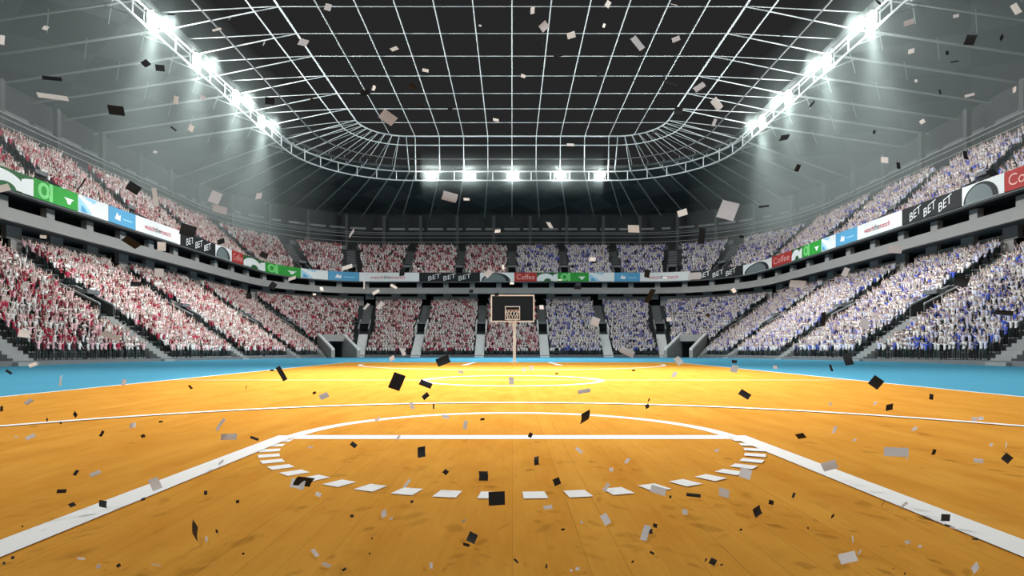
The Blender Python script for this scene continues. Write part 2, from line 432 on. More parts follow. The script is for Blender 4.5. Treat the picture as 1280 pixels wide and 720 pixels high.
# corner tunnels
for sg in (-1,1):
    nx,ny=sg*math.sin(PC),math.cos(PC); fr=(sg*34.4,118.6,nx,ny)
    b=T((sg*34.4,118.6,0)); root=empty('corner_tunnel', b); Wn=Matrix.Translation(b).inverted()
    def part(name,m,mt):
        m.v=[tuple(Wn@Vector(p)) for p in m.v]; return m.build(name,mt,root)
    for t in (-1,1):
        lo,hi=min(t*2.35,t*3.1),max(t*2.35,t*3.1)
        m=MB(); local_box(m,fr,-2.0,4.6,lo,hi,-.3,-.3,1.45,4.6); part('side_wall',m,concrete_band)
        m=MB(); local_box(m,fr,-2.05,4.6,lo+.05,hi-.05,1.45,4.6,1.75,4.9); part('wall_coping',m,rail_white)
    m=MB(); local_box(m,fr,3.4,4.6,-2.35,2.35,3.3,3.3,4.65,4.65); part('lintel',m,concrete_band)
    m=MB(); local_box(m,fr,9.5,9.8,-2.6,2.6,-.4,-.4,4.2,4.2); part('dark_end_wall',m,shade_black)  # painted black for the shade deep in the tunnel
    for t in (-1,1):
        m=MB(); local_box(m,fr,4.6,9.6,min(t*2.35,t*2.6),max(t*2.35,t*2.6),-.4,-.4,4.2,4.2); part('passage_wall',m,concrete_dark)
    m=MB(); local_box(m,fr,4.0,9.6,-2.5,2.5,3.3,3.3,3.6,3.6); part('passage_ceiling',m,concrete_dark)
    m=MB(); local_box(m,fr,-1.5,9.6,-2.5,2.5,-.3,-.3,-.10,-.10); part('passage_floor',m,concrete_dark)
    tag(root, f"grey concrete tunnel mouth with pale sloping copings in the {SIDE[sg]} corner of the lower stand", 'tunnel', 'corner tunnels')

# ------------------------------------------------------------------ advertising boards along the balcony
AP = bowl(12.5); AZ0, AZ1 = 17.1, 19.1
def x_to_s(xp):
    """arc length on the board line seen in picture column xp"""
    sg = 1 if xp>640 else -1; t=abs(xp-640)/F; lo,hi=0,160
    for _ in range(60):
        m_=(lo+hi)/2; x,y,_n,_m=along(*AP,m_)
        if abs(x)/y<t: lo=m_
        else: hi=m_
    return sg*lo
def bp(s, z, off):
    x,y,nx,ny=along(*AP,s); return T((x-nx*off,y-ny*off,z))
M_ = {k:mat('board_'+k,c,.55) for k,c in dict(white=(.80,.80,.79),black=(.010,.011,.012),green=(.025,.30,.035),dgreen=(.02,.11,.03),lgreen=(.20,.62,.20),
      blue=(.09,.33,.55),lblue=(.35,.62,.78),red=(.42,.030,.025),rtext=(.62,.04,.08),grey=(.16,.19,.19),dark=(.02,.022,.024),pink=(.80,.45,.40)).items()}
fontc = bpy.data.curves.new('lettering','FONT')
def text_polys(txt, shear=0):
    fontc.body=txt; fontc.size=1; fontc.shear=shear; fontc.resolution_u=3
    o=bpy.data.objects.new('tmp',fontc); COL.objects.link(o); dg=bpy.context.evaluated_depsgraph_get(); dg.update()
    me=o.evaluated_get(dg).to_mesh(); vs=[(v.co.x,v.co.y) for v in me.vertices]; fs=[tuple(p.vertices) for p in me.polygons]
    o.evaluated_get(dg).to_mesh_clear(); bpy.data.objects.remove(o); return vs,fs
TXT={}
def put_text(root,W,name,txt,s0,s1,z0,z1,mt,rot=0,bold=0):
    if txt not in TXT: TXT[txt]=text_polys(txt)
    vs,fs=TXT[txt]; xs=[v[0] for v in vs]; yy=[v[1] for v in vs]; x0,x1,y0,y1=min(xs),max(xs),min(yy),max(yy)
    out=[]
    for x,y in vs:
        a=(x-x0)/(x1-x0); b=(y-y0)/(y1-y0); out.append(bp(s0+(s1-s0)*a, z0+(z1-z0)*b+rot*a+bold*0, .09))
    m=MB(); m.add([tuple(W@Vector(p)) for p in out],fs); return m.build(name,mt,root)
def put_poly(root,W,name,pts,s0,s1,mt,off=.07):
    """pts: polygon in panel coordinates (0..1, 0..1), cut into vertical strips so that it can bend"""
    bm=bmesh.new(); vv=[bm.verts.new((p[0],p[1],0)) for p in pts]; bm.faces.new(vv)
    for k in range(1,8): 
        bmesh.ops.bisect_plane(bm,geom=bm.verts[:]+bm.edges[:]+bm.faces[:],plane_co=(k/8,0,0),plane_no=(1,0,0))
    bmesh.ops.triangulate(bm,faces=bm.faces[:])
    for v in bm.verts:
        v.co=W@Vector(bp(s0+(s1-s0)*v.co.x, AZ0+(AZ1-AZ0)*v.co.y, off))
    me=bpy.data.meshes.new(name); bm.to_mesh(me); bm.free(); me.materials.append(mt)
    o=bpy.data.objects.new(name,me); COL.objects.link(o); o.parent=root; return o
def ell(cx,cy,rx,ry,a0=0,a1=360,n=20,clip=0.02):
    return [(min(.999,max(.001,cx+rx*math.cos(math.radians(a0+(a1-a0)*i/n)))),max(clip,min(.98,cy+ry*math.sin(math.radians(a0+(a1-a0)*i/n))))) for i in range(n+(0 if a1-a0==360 else 1))]
def board(kind, xa, xb, where):
    s0,s1=x_to_s(xa),x_to_s(xb); sm=(s0+s1)/2
    b=bp(sm,AZ0,0); root=empty('advertising_board',b); W=Matrix.Translation(b).inverted()
    base=dict(arch='dgreen',green='green',picture='white',blue='blue',match='white',bet='black',dome='white',coffee='red')[kind]
    m=MB(); n=max(3,int(abs(s1-s0)/1.2)); g=.02
    for i in range(n):
        a=s0+g+(s1-s0-2*g)*i/n; c=s0+g+(s1-s0-2*g)*(i+1)/n
        m.hexa([tuple(W@Vector(q)) for q in (bp(a,AZ0,.05),bp(c,AZ0,.05),bp(c,AZ0,-.12),bp(a,AZ0,-.12),bp(a,AZ1,.05),bp(c,AZ1,.05),bp(c,AZ1,-.12),bp(a,AZ1,-.12))])
    m.build('panel',M_[base],root)
    A=lambda t:s0+(s1-s0)*t
    if kind=='arch':
        outer=ell(.42,.05,.46,.85,180,0,20); inner=ell(.52,.05,.17,.30,0,180,12)
        put_poly(root,W,'white_arch',[(0.001,.02)]+outer+[(.999,.02),(.999,.9),(.86,.62)][:0]+inner,s0,s1,M_['white'])
        put_poly(root,W,'white_block',[(.80,.02),(.999,.02),(.999,.90),(.86,.80),(.78,.70)],s0,s1,M_['white'],.08)
        lab='green advertising board with big white arch'
    elif kind=='green':
        put_poly(root,W,'light_ring',ell(.22,.5,.13,.42),s0,s1,M_['lgreen'])
        put_poly(root,W,'ring_centre',ell(.22,.5,.06,.25),s0,s1,M_['green'],.08)
        put_poly(root,W,'light_stroke',[(.33,.03),(.41,.03),(.41,.97),(.33,.97)],s0,s1,M_['lgreen'])
        put_poly(root,W,'white_cup',[(.66,.55),(.90,.55),(.84,.42),(.81,.22),(.75,.22),(.72,.42)],s0,s1,M_['white'])
        lab='bright green advertising board with pale ring'
    elif kind=='picture':
        put_poly(root,W,'blue_shape',[(.02,.05),(.02,.85),(.30,.40),(.45,.05)],s0,s1,M_['lblue'])
        put_poly(root,W,'blue_streak',[(.10,.97),(.62,.97),(.50,.70)],s0,s1,M_['lblue'])
        put_poly(root,W,'dark_blue_shape',[(.08,.05),(.10,.45),(.20,.30),(.30,.05)],s0,s1,M_['blue'],.08)
        lab='white and pale blue picture advertising board'
    elif kind=='blue':
        put_poly(root,W,'white_splash',[(.22,.30),(.30,.75),(.36,.55),(.44,.62),(.42,.25)],s0,s1,M_['white'])
        put_poly(root,W,'pale_bar',[(.52,.38),(.86,.38),(.86,.46),(.52,.46)],s0,s1,M_['lblue'])
        lab='blue advertising board with white splash'
    elif kind=='match':
        put_text(root,W,'lettering','watch',A(.18),A(.40),AZ0+.6,AZ0+1.3,M_['rtext'])
        put_text(root,W,'lettering','the',A(.405),A(.52),AZ0+.6,AZ0+1.35,M_['dark'])
        put_text(root,W,'lettering','match',A(.525),A(.76),AZ0+.6,AZ0+1.3,M_['rtext'])
        lab='white advertising board with red-black lettering'
    elif kind=='bet':
        for q in (.15,.40,.65): put_text(root,W,'lettering','BET',A(q),A(q+.20),AZ0+.15,AZ0+1.15,M_['white'],rot=.7)
        lab='black advertising board reading BET'
    elif kind=='dome':
        put_poly(root,W,'dark_outline',ell(.46,.02,.42,.94,0,180,20),s0,s1,M_['dark'])
        put_poly(root,W,'grey_dome',ell(.42,.02,.33,.84,0,180,20),s0,s1,M_['grey'],.08)
        lab='white advertising board with dark dome'
    else:
        put_text(root,W,'lettering','Coffee',A(.10),A(.90),AZ0+.45,AZ0+1.6,M_['pink'])
        lab='red advertising board reading Coffee'
    tag(root,lab+', '+where,'advertising board','advertising boards round the balcony')
seqL=[('coffee',-62,-35),('arch',-35,41),('green',41,97),('picture',97,135),('blue',135,169),('match',169,225),('bet',225,269),('dome',269,289.5),('coffee',289.5,304),('arch',304,331),('green',331,376),
      ('picture',376,410),('blue',410,449),('match',449,524)]
seqC=[('bet',524,600),('dome',600,643),('coffee',643,671),('arch',671,697),('green',697,736)]
seqR=[('picture',736,768),('blue',768,800),('match',800,863),('bet',863,929),('dome',929,965),('coffee',965,990),('arch',990,1003),('green',1003,1027),('picture',1027,1045),('blue',1045,1072),('match',1072,1128),('bet',1128,1203),('dome',1203,1256),('coffee',1256,1318),('arch',1318,1400)]
for seq,nm in ((seqL,'left'),(seqC,'far'),(seqR,'right')):
    for k_,xa,xb in seq:
        if nm=='far': wh='on the far balcony above the hoop'
        elif nm=='left': wh='on the near left balcony' if xb<=260 or k_ in('bet','dome') and xb<300 else ('at the left corner of the balcony' if xb<420 else 'on the far balcony left of the hoop')
        else: wh='on the near right balcony' if xa>=1027 else ('at the right corner of the balcony' if xa>=860 else 'on the far balcony right of the hoop')
        board(k_,xa,xb,wh)

# ------------------------------------------------------------------ roof
INN=(27.7,111.7,8.0); RB=(30.5,114.6,10.5); RC=(35.7,119.7,15.5); OUT=(40.8,124.8,20.0); WAL=(66.6,150.6,36.0)
ZK=1.08
def pts(Pp,k,**kw_): return [T((p[0],p[1],k+ZK)) for p in sample(*Pp,y0=2,**kw_)]
skp=dict(ns=24,nc=16,nf=20)
# canopy: underside in three bands with a slight crease, made of panels of two greys
def canopy_material():
    m=bpy.data.materials.new('canopy_sheet'); m.use_nodes=True; nt=m.node_tree; L=nt.links; b=nt.nodes['Principled BSDF']; b.inputs['Roughness'].default_value=.85; b.inputs['Specular IOR Level'].default_value=.1
    tc=nt.nodes.new('ShaderNodeTexCoord'); mp=nt.nodes.new('ShaderNodeMapping'); mp.inputs['Rotation'].default_value=(0,0,math.radians(38)); L.new(tc.outputs['Object'],mp.inputs['Vector'])
    ch=nt.nodes.new('ShaderNodeTexChecker'); ch.inputs['Scale'].default_value=.115; ch.inputs['Color1'].default_value=(.105,.112,.110,1); ch.inputs['Color2'].default_value=(.072,.078,.077,1)
    L.new(mp.outputs[0],ch.inputs['Vector']); L.new(ch.outputs['Color'],b.inputs['Base Color']); return m
cw=[]
for f in (0,.33,.66,1):
    a=sample(*OUT,y0=2,**skp); b=sample(*WAL,y0=2,**skp); z=(38.6+(34.8-38.6)*f)+ZK+.5
    cw.append([(p[0]*(1-f)+q[0]*f,p[1]*(1-f)+q[1]*f,z) for p,q in zip(a,b)])
top=[[(p[0],p[1],p[2]+.5) for p in r] for r in reversed(cw)]
struct(loft('ceiling',cw+top+[cw[0]],canopy_material()))
def bar_obj(name,p,q,r,mt,n=6):
    m=MB(); m.tube(p,q,r,n); return m.build(name,mt)
def ringobj(name,Pp,k,r,mt,parent): 
    m=MB(); m.path_tube(pts(Pp,k,ns=20,nc=24,nf=12),r,6); return m.build(name,mt,parent)
steel_chord = mat('truss_steel', (.5,.52,.52), .5)
# lighting truss: upper and lower chord, posts, braces
lt=empty('lighting_truss',T((0,124.8,37.5)))
ltl=Vector(lt.location)
def sub(m,name,mt,parent): 
    m.v=[tuple(Vector(p)-ltl) for p in m.v]; return m.build(name,mt,parent)
for (Pp,k,r) in ((OUT,38.3,.14),(OUT,36.4,.14),((41.9,125.9,21.0),38.7,.12)):
    m=MB(); m.path_tube(pts(Pp,k,ns=20,nc=28,nf=12),r,6); sub(m,'chord',steel_chord,lt)
so=(OUT[0]-OUT[2])+OUT[2]*PI/2+ (OUT[1]-OUT[2]-20)
s=-math.floor(so/4.08)*4.08
while s<so:
    x,y,nx,ny=along(*OUT,s); m=MB(); m.tube(T((x,y,36.4+ZK)),T((x,y,38.3+ZK)),.10,5); sub(m,'post',steel_white,lt); s+=4.08
tag(lt,'white tubular ring truss carrying the floodlights round the roof edge','truss')
# inner rings
for nm,Pp,k,r,mt,lab in (('ring_beam',INN,41.0,.13,steel_white,'innermost white ring beam round the open roof grid'),
                  ('ring_beam',RB,40.3,.09,steel_white,'second white ring beam, just outside the innermost one'),
                  ('ring_beam',RC,39.3,.10,mat('dull_steel',(.16,.165,.165),.6),'third, duller grey ring beam between the inner ring and the lighting truss')):
    o=ringobj(nm,Pp,k,r,mt,None); tag(o,lab,'beam','ring beams of the roof')
# open grid
gr=empty('roof_grid',T((0,60,42))); gl=Vector(gr.location)
def gsub(m,name,mt): m.v=[tuple(Vector(p)-gl) for p in m.v]; return m.build(name,mt,gr)
def inner_half_width(y):
    Xh,Df,R=INN; 
    if y<=Df-R: return Xh
    d=y-(Df-R); return Xh-R+math.sqrt(max(0,R*R-d*d))
yy=[69.8-5.88*k for k in range(9,0,-1)]+[69.8,75.7,81.5,87.35,93.25,99.15,105.1]
for y in yy:
    wv=inner_half_width(y); m=MB(); m.tube(T((-wv,y,42.08)),T((wv,y,42.08)),.055,5); gsub(m,'cross_bar',steel_white)
for i in range(-5,6):
    x=i*4.6; m=MB(); ye=111.7 if abs(x)<19.8 else 103.7+math.sqrt(64-(abs(x)-19.7)**2); m.tube(T((x,18,42.0)),T((x,ye,42.0)),.075,5); gsub(m,'long_bar',mat('bar_steel',(.42,.44,.44),.5))
tag(gr,'open white steel grid over the court in the middle of the roof','roof grid')
# radial trusses between ring and grid and canopy rafters beyond it, one object per line
braces=mat('rafter_paint',(.34,.37,.365),.6)
def radial(pi,pb,po,pw):
    """inner, (unused), outer, wall plan points"""
    m=MB(); 
    m.tube(T((pi[0],pi[1],41+ZK)),T((po[0],po[1],38.3+ZK)),.075,5)
    e=(po[0]+(pw[0]-po[0])*.04,po[1]+(pw[1]-po[1])*.04)
    m.tube(T((pi[0],pi[1],41.05+ZK)),T((e[0],e[1],40.3+ZK)),.06,5)
    m.tube(T((e[0],e[1],40.3+ZK)),T((po[0],po[1],38.3+ZK)),.08,5)
    struct(m.build('radial_truss',steel_white))
    m=MB(); m.tube(T((po[0],po[1],38.3+ZK)),T((pw[0],pw[1],34.5+ZK)),.15,6)
    q=lambda f,dz:T((po[0]+(pw[0]-po[0])*f,po[1]+(pw[1]-po[1])*f,38.3-3.8*f+ZK+dz))
    m.tube(T((po[0],po[1],36.4+ZK)),q(.14,0),.07,5)
    struct(m.build('roof_rafter',braces))
for y in [69.8-5.88*k for k in range(9,0,-1)]+[69.8,75.7,81.5,87.35,93.25,99.15]:
    for sg in (-1,1): radial((sg*27.7,y),None,(sg*40.8,y),(sg*66.4,y))
for i in range(-4,5): radial((i*4.6,111.7),None,(i*5.1,124.8),(i*7.0,150.4))
for sg in (-1,1):
    for j in range(0,10):
        a=PI/2*(j+.3)/9.6; R1,R2,R3=INN,OUT,WAL
        g=lambda Pp:(sg*(Pp[0]-Pp[2]+Pp[2]*math.sin(a)),Pp[1]-Pp[2]+Pp[2]*math.cos(a))
        radial(g(R1),None,g(R2),g(R3))
# short V braces under the canopy
vb=MB()
for y in np.arange(20,110,5.88):
    for sg in (-1,1):
        for X,k in ((46,37.5),(53,36.5)):
            m=MB(); m.tube(T((sg*X,y,k+ZK-.1)),T((sg*(X-2.2),y-2.6,k+ZK+1.2)),.06,4); struct(m.build('roof_brace',braces))

# ------------------------------------------------------------------ floodlights
lamp_glow=mat('lamp_glow',(1,1,1),.5,emis=(.93,1,.98),estr=90)
housing=mat('lamp_housing',(.25,.26,.26),.5,.6)
lights=[]
sidelamp=[(187,22),(243,75),(292,118),(325,150)]
LSP=[]
for sg in (-1,1):
    for (px,py) in sidelamp:
        y=40.8*F/(640-px); LSP.append((sg*40.5,y,sg,0))
for px in (540,587,641,700,750): LSP.append(((px-640)/F*124.5,124.5,0,1))
def flood(i,x,y,nx,ny):
    big = 1.0
    c=T((x,y,37.4+ZK)); root=empty('floodlight',c,math.atan2(ny,nx)-PI/2)
    m=MB(); m.tube((0,.28,0),(0,.05,0),.9,20); m.build('housing',housing,root)
    for q in range(7):
        qx,qz=(0,0) if q==0 else (.62*math.cos(q*PI/3),.62*math.sin(q*PI/3))
        m=MB(); m.tube((qx,.05,qz),(qx,-.25,qz),.27,12,.31); m.build('lamp',lamp_glow,root)
    m=MB(); m.tube((-1.2,.2,-.9),(-1.2,.2,1.0),.05); m.tube((1.2,.2,-.9),(1.2,.2,1.0),.05); m.build('bracket',steel_grey,root)
    return root
ordn=['first','second','third','fourth','fifth']
for i,(x,y,nx,ny) in enumerate(LSP):
    r=flood(i,x,y,nx,ny)
    if nx: d=f"{['nearest the camera','second from the camera','third from the camera','farthest from the camera'][i%4]} of the four along the {SIDE[int(nx)]} roof edge"
    else: d=f"{ordn[i-8]} from the left of the five in the far row" if i-8!=2 else "middle one of the five in the far row"
    tag(r,f"glaring white floodlight bank, {d}",'floodlight','floodlights on the ring truss')

def lamp(kind,name,loc,power,size=None,target=None,blend=1.0,radius=.6,col=(.95,1,.985)):
    l=bpy.data.lights.new(name,kind); l.energy=power; l.color=col; l.shadow_soft_size=radius
    if kind=='SPOT': l.spot_size=math.radians(size); l.spot_blend=blend
    o=bpy.data.objects.new(name,l); COL.objects.link(o); o.location=loc
    if target: o.rotation_euler=(Vector(target)-Vector(loc)).to_track_quat('-Z','Y').to_euler()
    return o
for i,(x,y,nx,ny) in enumerate(LSP):
    c=Vector(T((x,y,37.3+ZK)))-Vector((nx*.38,ny*1.1,0)); c=tuple(c)
    if nx:
        lamp('POINT','floodlight_glow',T((x-nx*.1,y,37.05)),2300,radius=.4)
        lamp('SPOT','flood_and_fill_beam',c,50000,size=95,target=(-x*1.25,y+4,6),blend=.8,radius=.6)
        lamp('SPOT','floodlight_column',(x-nx*.1,y,37.0),(60000 if y>90 else 42000),size=46,target=(x*1.12,y,0),blend=1,radius=.5)
    else:
        lamp('POINT','floodlight_glow',c,700,radius=.5)
        lamp('SPOT','flood_and_fill_beam',c,15000,size=90,target=(x,60,0),blend=.9,radius=.6)
for sg in (-1,1):  # added spots without fixtures, out of view: court pool and stand fill
    for y in (44,58): lamp('SPOT','court_beam',(sg*39.9,y,37.5),195000,size=41,target=(sg*-9,24.5,0),blend=1.0,radius=.5,col=(1,.98,.95))
    for y in (28,46): lamp('SPOT','flood_and_fill_beam',(sg*39.9,y,38),30000,size=80,target=(sg*-54,y+18,9),blend=.8,radius=.6)
# unseen fill lamps added behind the camera to brighten the confetti
for x in (-14,0,14): lamp('SPOT','flood_and_fill_beam',(x,-22,36),16000,size=80,target=(x*2,110,10),blend=.9,radius=.8)
for x in (-16,16): lamp('SPOT','confetti_fill_beam',(x,-38,22),35000,size=44,target=(-x*.2,4,3),blend=.9,radius=.8)

# ------------------------------------------------------------------ haze under both long roofs
hz=bpy.data.materials.new('light_haze'); hz.use_nodes=True; nt=hz.node_tree; nt.nodes.clear()
ho=nt.nodes.new('ShaderNodeOutputMaterial'); hv=nt.nodes.new('ShaderNodeVolumeScatter'); hv.inputs['Color'].default_value=(.80,.95,.92,1); hv.inputs['Density'].default_value=.0088; hv.inputs['Anisotropy'].default_value=.1
nt.links.new(hv.outputs[0],ho.inputs['Volume'])
HAZE=True
if HAZE:
    hf=hz.copy(); hf.name='dense_haze'; 
    nt=hf.node_tree; hv2=[n for n in nt.nodes if n.type=='VOLUME_SCATTER'][0]
    tc=nt.nodes.new('ShaderNodeTexCoord'); mp=nt.nodes.new('ShaderNodeMapping'); mp.inputs['Scale'].default_value=(0,1,1); nt.links.new(tc.outputs['Object'],mp.inputs['Vector'])
    ln=nt.nodes.new('ShaderNodeVectorMath'); ln.operation='LENGTH'; nt.links.new(mp.outputs[0],ln.inputs[0])
    mr=nt.nodes.new('ShaderNodeMapRange'); mr.interpolation_type='SMOOTHSTEP'; mr.inputs['From Min'].default_value=0; mr.inputs['From Max'].default_value=5.5; mr.inputs['To Min'].default_value=.03; mr.inputs['To Max'].default_value=0
    nt.links.new(ln.outputs['Value'],mr.inputs['Value']); nt.links.new(mr.outputs[0],hv2.inputs['Density'])
    m=MB(); m.tube((-19,0,0),(19,0,0),5.6,20); o=m.build('haze',hf); o.location=(0,124,37.6); tag(o,'thin bright haze around the far row of floodlights','haze',kind='stuff')
    for sg in (-1,1):
        m=MB(); m.box((sg*51.9,77,32),(28.2,100,26)); o=m.build('haze',hz); tag(o,f"thin bright haze hanging under the {SIDE[sg]} roof around the floodlights",'haze',kind='stuff')

# ------------------------------------------------------------------ basketball hoop
S=F/50.6
def hx(px): return (px-640)/F
HD=51.6
def px2(px,py,D): return ((px-640)/F*D, D, HC-(py-HZ)/F*D)
bl=px2(613.5,402.5,HD); tr=px2(668,368.5,HD)
hoop=empty('basketball_hoop',((bl[0]+tr[0])/2,HD,0)); cx=(bl[0]+tr[0])/2; hw=(tr[0]-bl[0])/2; z0,z1=bl[2],tr[2]
def hp(name,m,mt,par=None,smooth=False): return m.build(name,mt,par or hoop,smooth)
glass=mat('smoked_glass',(.020,.027,.036),.6,spec=.02)
m=MB(); m.box((0,.05,(z0+z1)/2),(2*hw-.1,.06,z1-z0-.1)); bbd=hp('backboard',m,glass)
tagm=MB()
def frame_(m,xa,xb,za,zb,t,y):
    m.box(((xa+xb)/2,y,za+t/2),(xb-xa,.1,t)); m.box(((xa+xb)/2,y,zb-t/2),(xb-xa,.1,t))
    m.box((xa+t/2,y,(za+zb)/2),(t,.1,zb-za-2*t)); m.box((xb-t/2,y,(za+zb)/2),(t,.1,zb-za-2*t))
m=MB(); frame_(m,-hw,hw,z0,z1,.11,.02); m.build('border',rail_white,bbd)
ix0,_,iz0=px2(631.2,400,HD); ix1,_,iz1=px2(650,382.8,HD)
m=MB(); frame_(m,ix0-cx,ix1-cx,iz0,iz1,.07,-.03); m.build('target_square',rail_white,bbd)
rx,_,rz=px2(640.5,388.5,HD); rr_=.62
m=MB(); m.path_tube([(rx-cx+rr_*math.cos(t),-.78+rr_*math.sin(t),rz) for t in np.linspace(0,2*PI,25)[:-1]],.035,6,closed=True); m.box((rx-cx,-.08,rz),(.3,.2,.12)); hp('rim',m,mat('rim_paint',(.30,.14,.12),.4))
m=MB()
for i in range(12):
    for d in (1,-1):
        pp=[]
        for j in range(7):
            f=j/6; R=rr_*(1-.58*f); t=2*PI*i/12+d*f*PI/2.6; pp.append((rx-cx+R*math.cos(t),-.78+R*math.sin(t),rz-1.35*f))
        m.path_tube(pp,.017,4)
hp('net',m,rail_white)
m=MB(); pxx=px2(643,430,HD)[0]-cx
m.tube((pxx,.55,-.05),(pxx,.55,z0+.9),.13,12); hp('pole',m,rail_white,smooth=False)
m=MB(); m.tube((pxx,.55,z0+.75),(pxx,.08,z0+.75),.09,8); m.tube((pxx,.55,z0+.1),(pxx,.08,z0+.5),.06,8); hp('arm',m,rail_white)
m=MB(); m.tube((pxx,.55,0),(pxx,.55,.12),.32,16); hp('base_plate',m,rail_white)
tag(hoop,'basketball hoop with dark white-bordered backboard on a white pole at the far baseline','basketball hoop')

# ------------------------------------------------------------------ people
skinm=[mat('skin_light',(.66,.49,.43),.6),mat('skin_tan',(.42,.27,.21),.6)]
hairm=[mat('hair_dark',(.03,.022,.018),.7),mat('hair_brown',(.10,.06,.035),.7),mat('hair_fair',(.35,.26,.15),.7)]
trous=[mat('trousers_black',(.012,.014,.016),.8),mat('trousers_grey',(.06,.07,.075),.8),mat('trousers_dark_green',(.02,.04,.035),.8)]
shoe=mat('shoe_pale',(.5,.5,.5),.7)
shirts={-1:[mat('shirt_white',(.82,.80,.79),.8),mat('shirt_pink',(.80,.50,.54),.8),mat('shirt_red',(.42,.022,.065),.8),mat('shirt_dark_red',(.17,.014,.03),.8)],
         1:[mat('shirt_white',(0,0,0)),mat('shirt_lavender',(.62,.63,.82),.8),mat('shirt_blue',(.07,.12,.60),.8),mat('shirt_dark_blue',(.05,.07,.25),.8)]}
ALLM=skinm+hairm+trous+[shoe]+shirts[-1]+shirts[1][1:]
MI={m.name:i for i,m in enumerate(ALLM)}
# poses: elbow and hand offsets from the shoulder, left and right (x sideways, y forward is -y, z up)
POSES={'both arms raised':(((.10,-.05,.24),(.12,-.04,.52)),((.10,-.05,.24),(.10,-.06,.52))),
       'one arm raised':(((.10,-.05,.24),(.08,-.06,.52)),((.07,-.02,-.27),(.03,-.20,-.42))),
       'hands clapping in front':(((.05,-.12,-.22),(-.12,-.38,-.10)),((.05,-.12,-.22),(-.12,-.38,-.10))),
       'arms at the sides':(((.06,.02,-.28),(.07,-.05,-.54)),((.06,.02,-.28),(.07,-.05,-.54))),
       'arms spread wide':(((.24,-.03,.12),(.44,-.06,.34)),((.24,-.03,.12),(.44,-.06,.34)))}
PN=list(POSES)
def person_mesh(name,pose,level,lean=0.0):
    """one continuous figure grown from a jointed skeleton; returns verts, faces and a region id per face"""
    (el,hl),(er,hr)=POSES[pose]
    V=[];E=[];R=[];G=[]
    def add(p,r,par,reg,rd=None):
        V.append(p);R.append(r if isinstance(r,tuple) else (r,r));G.append(reg)
        if par is not None:E.append((par,len(V)-1))
        return len(V)-1
    pel=add((0,0,.93),(.155,.10),None,'shirt')
    wai=add((0,0,1.10),(.145,.095),pel,'shirt'); che=add((0,-.01,1.32),(.17,.11),wai,'shirt'); nb=add((0,0,1.46),(.10,.08),che,'shirt')
    nk=add((0,-.01,1.52),(.055,.055),nb,'skin'); hd=add((0,-.03,1.60),(.085,.095),nk,'skin'); tp=add((0,-.02,1.70),(.080,.09),hd,'hair')
    for sx,(e,h) in ((-1,(el,hl)),(1,(er,hr))):
        sh=add((sx*.19,0,1.42),.062,nb,'shirt')
        eb=add((sx*(.19+e[0]),e[1],1.42+e[2]),.046,sh,'sleeve'); ha=add((sx*(.19+h[0]),h[1],1.42+h[2]),.034,eb,'skin')
        d=Vector(h)-Vector(e); d.normalize()
        add((sx*(.19+h[0]+d.x*.10),h[1]+d.y*.10,1.42+h[2]+d.z*.10),(.045,.022),ha,'skin')
        hp_=add((sx*.095,0,.86),.095,pel,'trousers'); kn=add((sx*.11,-.02,.48),.062,hp_,'trousers'); an=add((sx*.12,.02,.10),.045,kn,'trousers')
        add((sx*.13,-.12,.05),.045,an,'shoe')
    me=bpy.data.meshes.new(name); me.from_pydata(V,E,[]); o=bpy.data.objects.new(name,me); COL.objects.link(o)
    sk=o.modifiers.new('skin','SKIN'); sk.use_smooth_shade=True; sk.branch_smoothing=.6
    for i,v in enumerate(me.skin_vertices[0].data): v.radius=R[i]; v.use_root=(i==0)
    if level:
        ss=o.modifiers.new('sub','SUBSURF'); ss.levels=level; ss.render_levels=level
    dg=bpy.context.evaluated_depsgraph_get(); dg.update(); ev=o.evaluated_get(dg); m2=ev.to_mesh()
    vs=np.array([v.co[:] for v in m2.vertices]); fs=[tuple(p.vertices) for p in m2.polygons]
    # region of a face: nearest bone
    segs=[(np.array(V[a]),np.array(V[b]),G[b]) for a,b in E]
    regs=[]
    for f in fs:
        c=vs[list(f)].mean(0); best=9;g='shirt'
        for a,b,gg in segs:
            ab=b-a; t=min(1,max(0,((c-a)@ab)/(ab@ab))); d=np.linalg.norm(c-(a+ab*t))
            if d<best: best=d; g=gg
        if g=='sleeve': g='shirt'
        if g in('skin','hair') and c[2]>1.56 and abs(c[0])<.12: g='hair' if (c[2]>1.69 or (c[1]>.02 and c[2]>1.58)) else 'skin'
        if g=='shirt' and c[2]<.90: g='trousers'
        regs.append(g)
    ev.to_mesh_clear(); bpy.data.objects.remove(o); bpy.data.meshes.remove(me)
    return vs,fs,regs
LOWP=[person_mesh('p',p,0) for p in PN]
HIP=[person_mesh('p',p,1) for p in PN]

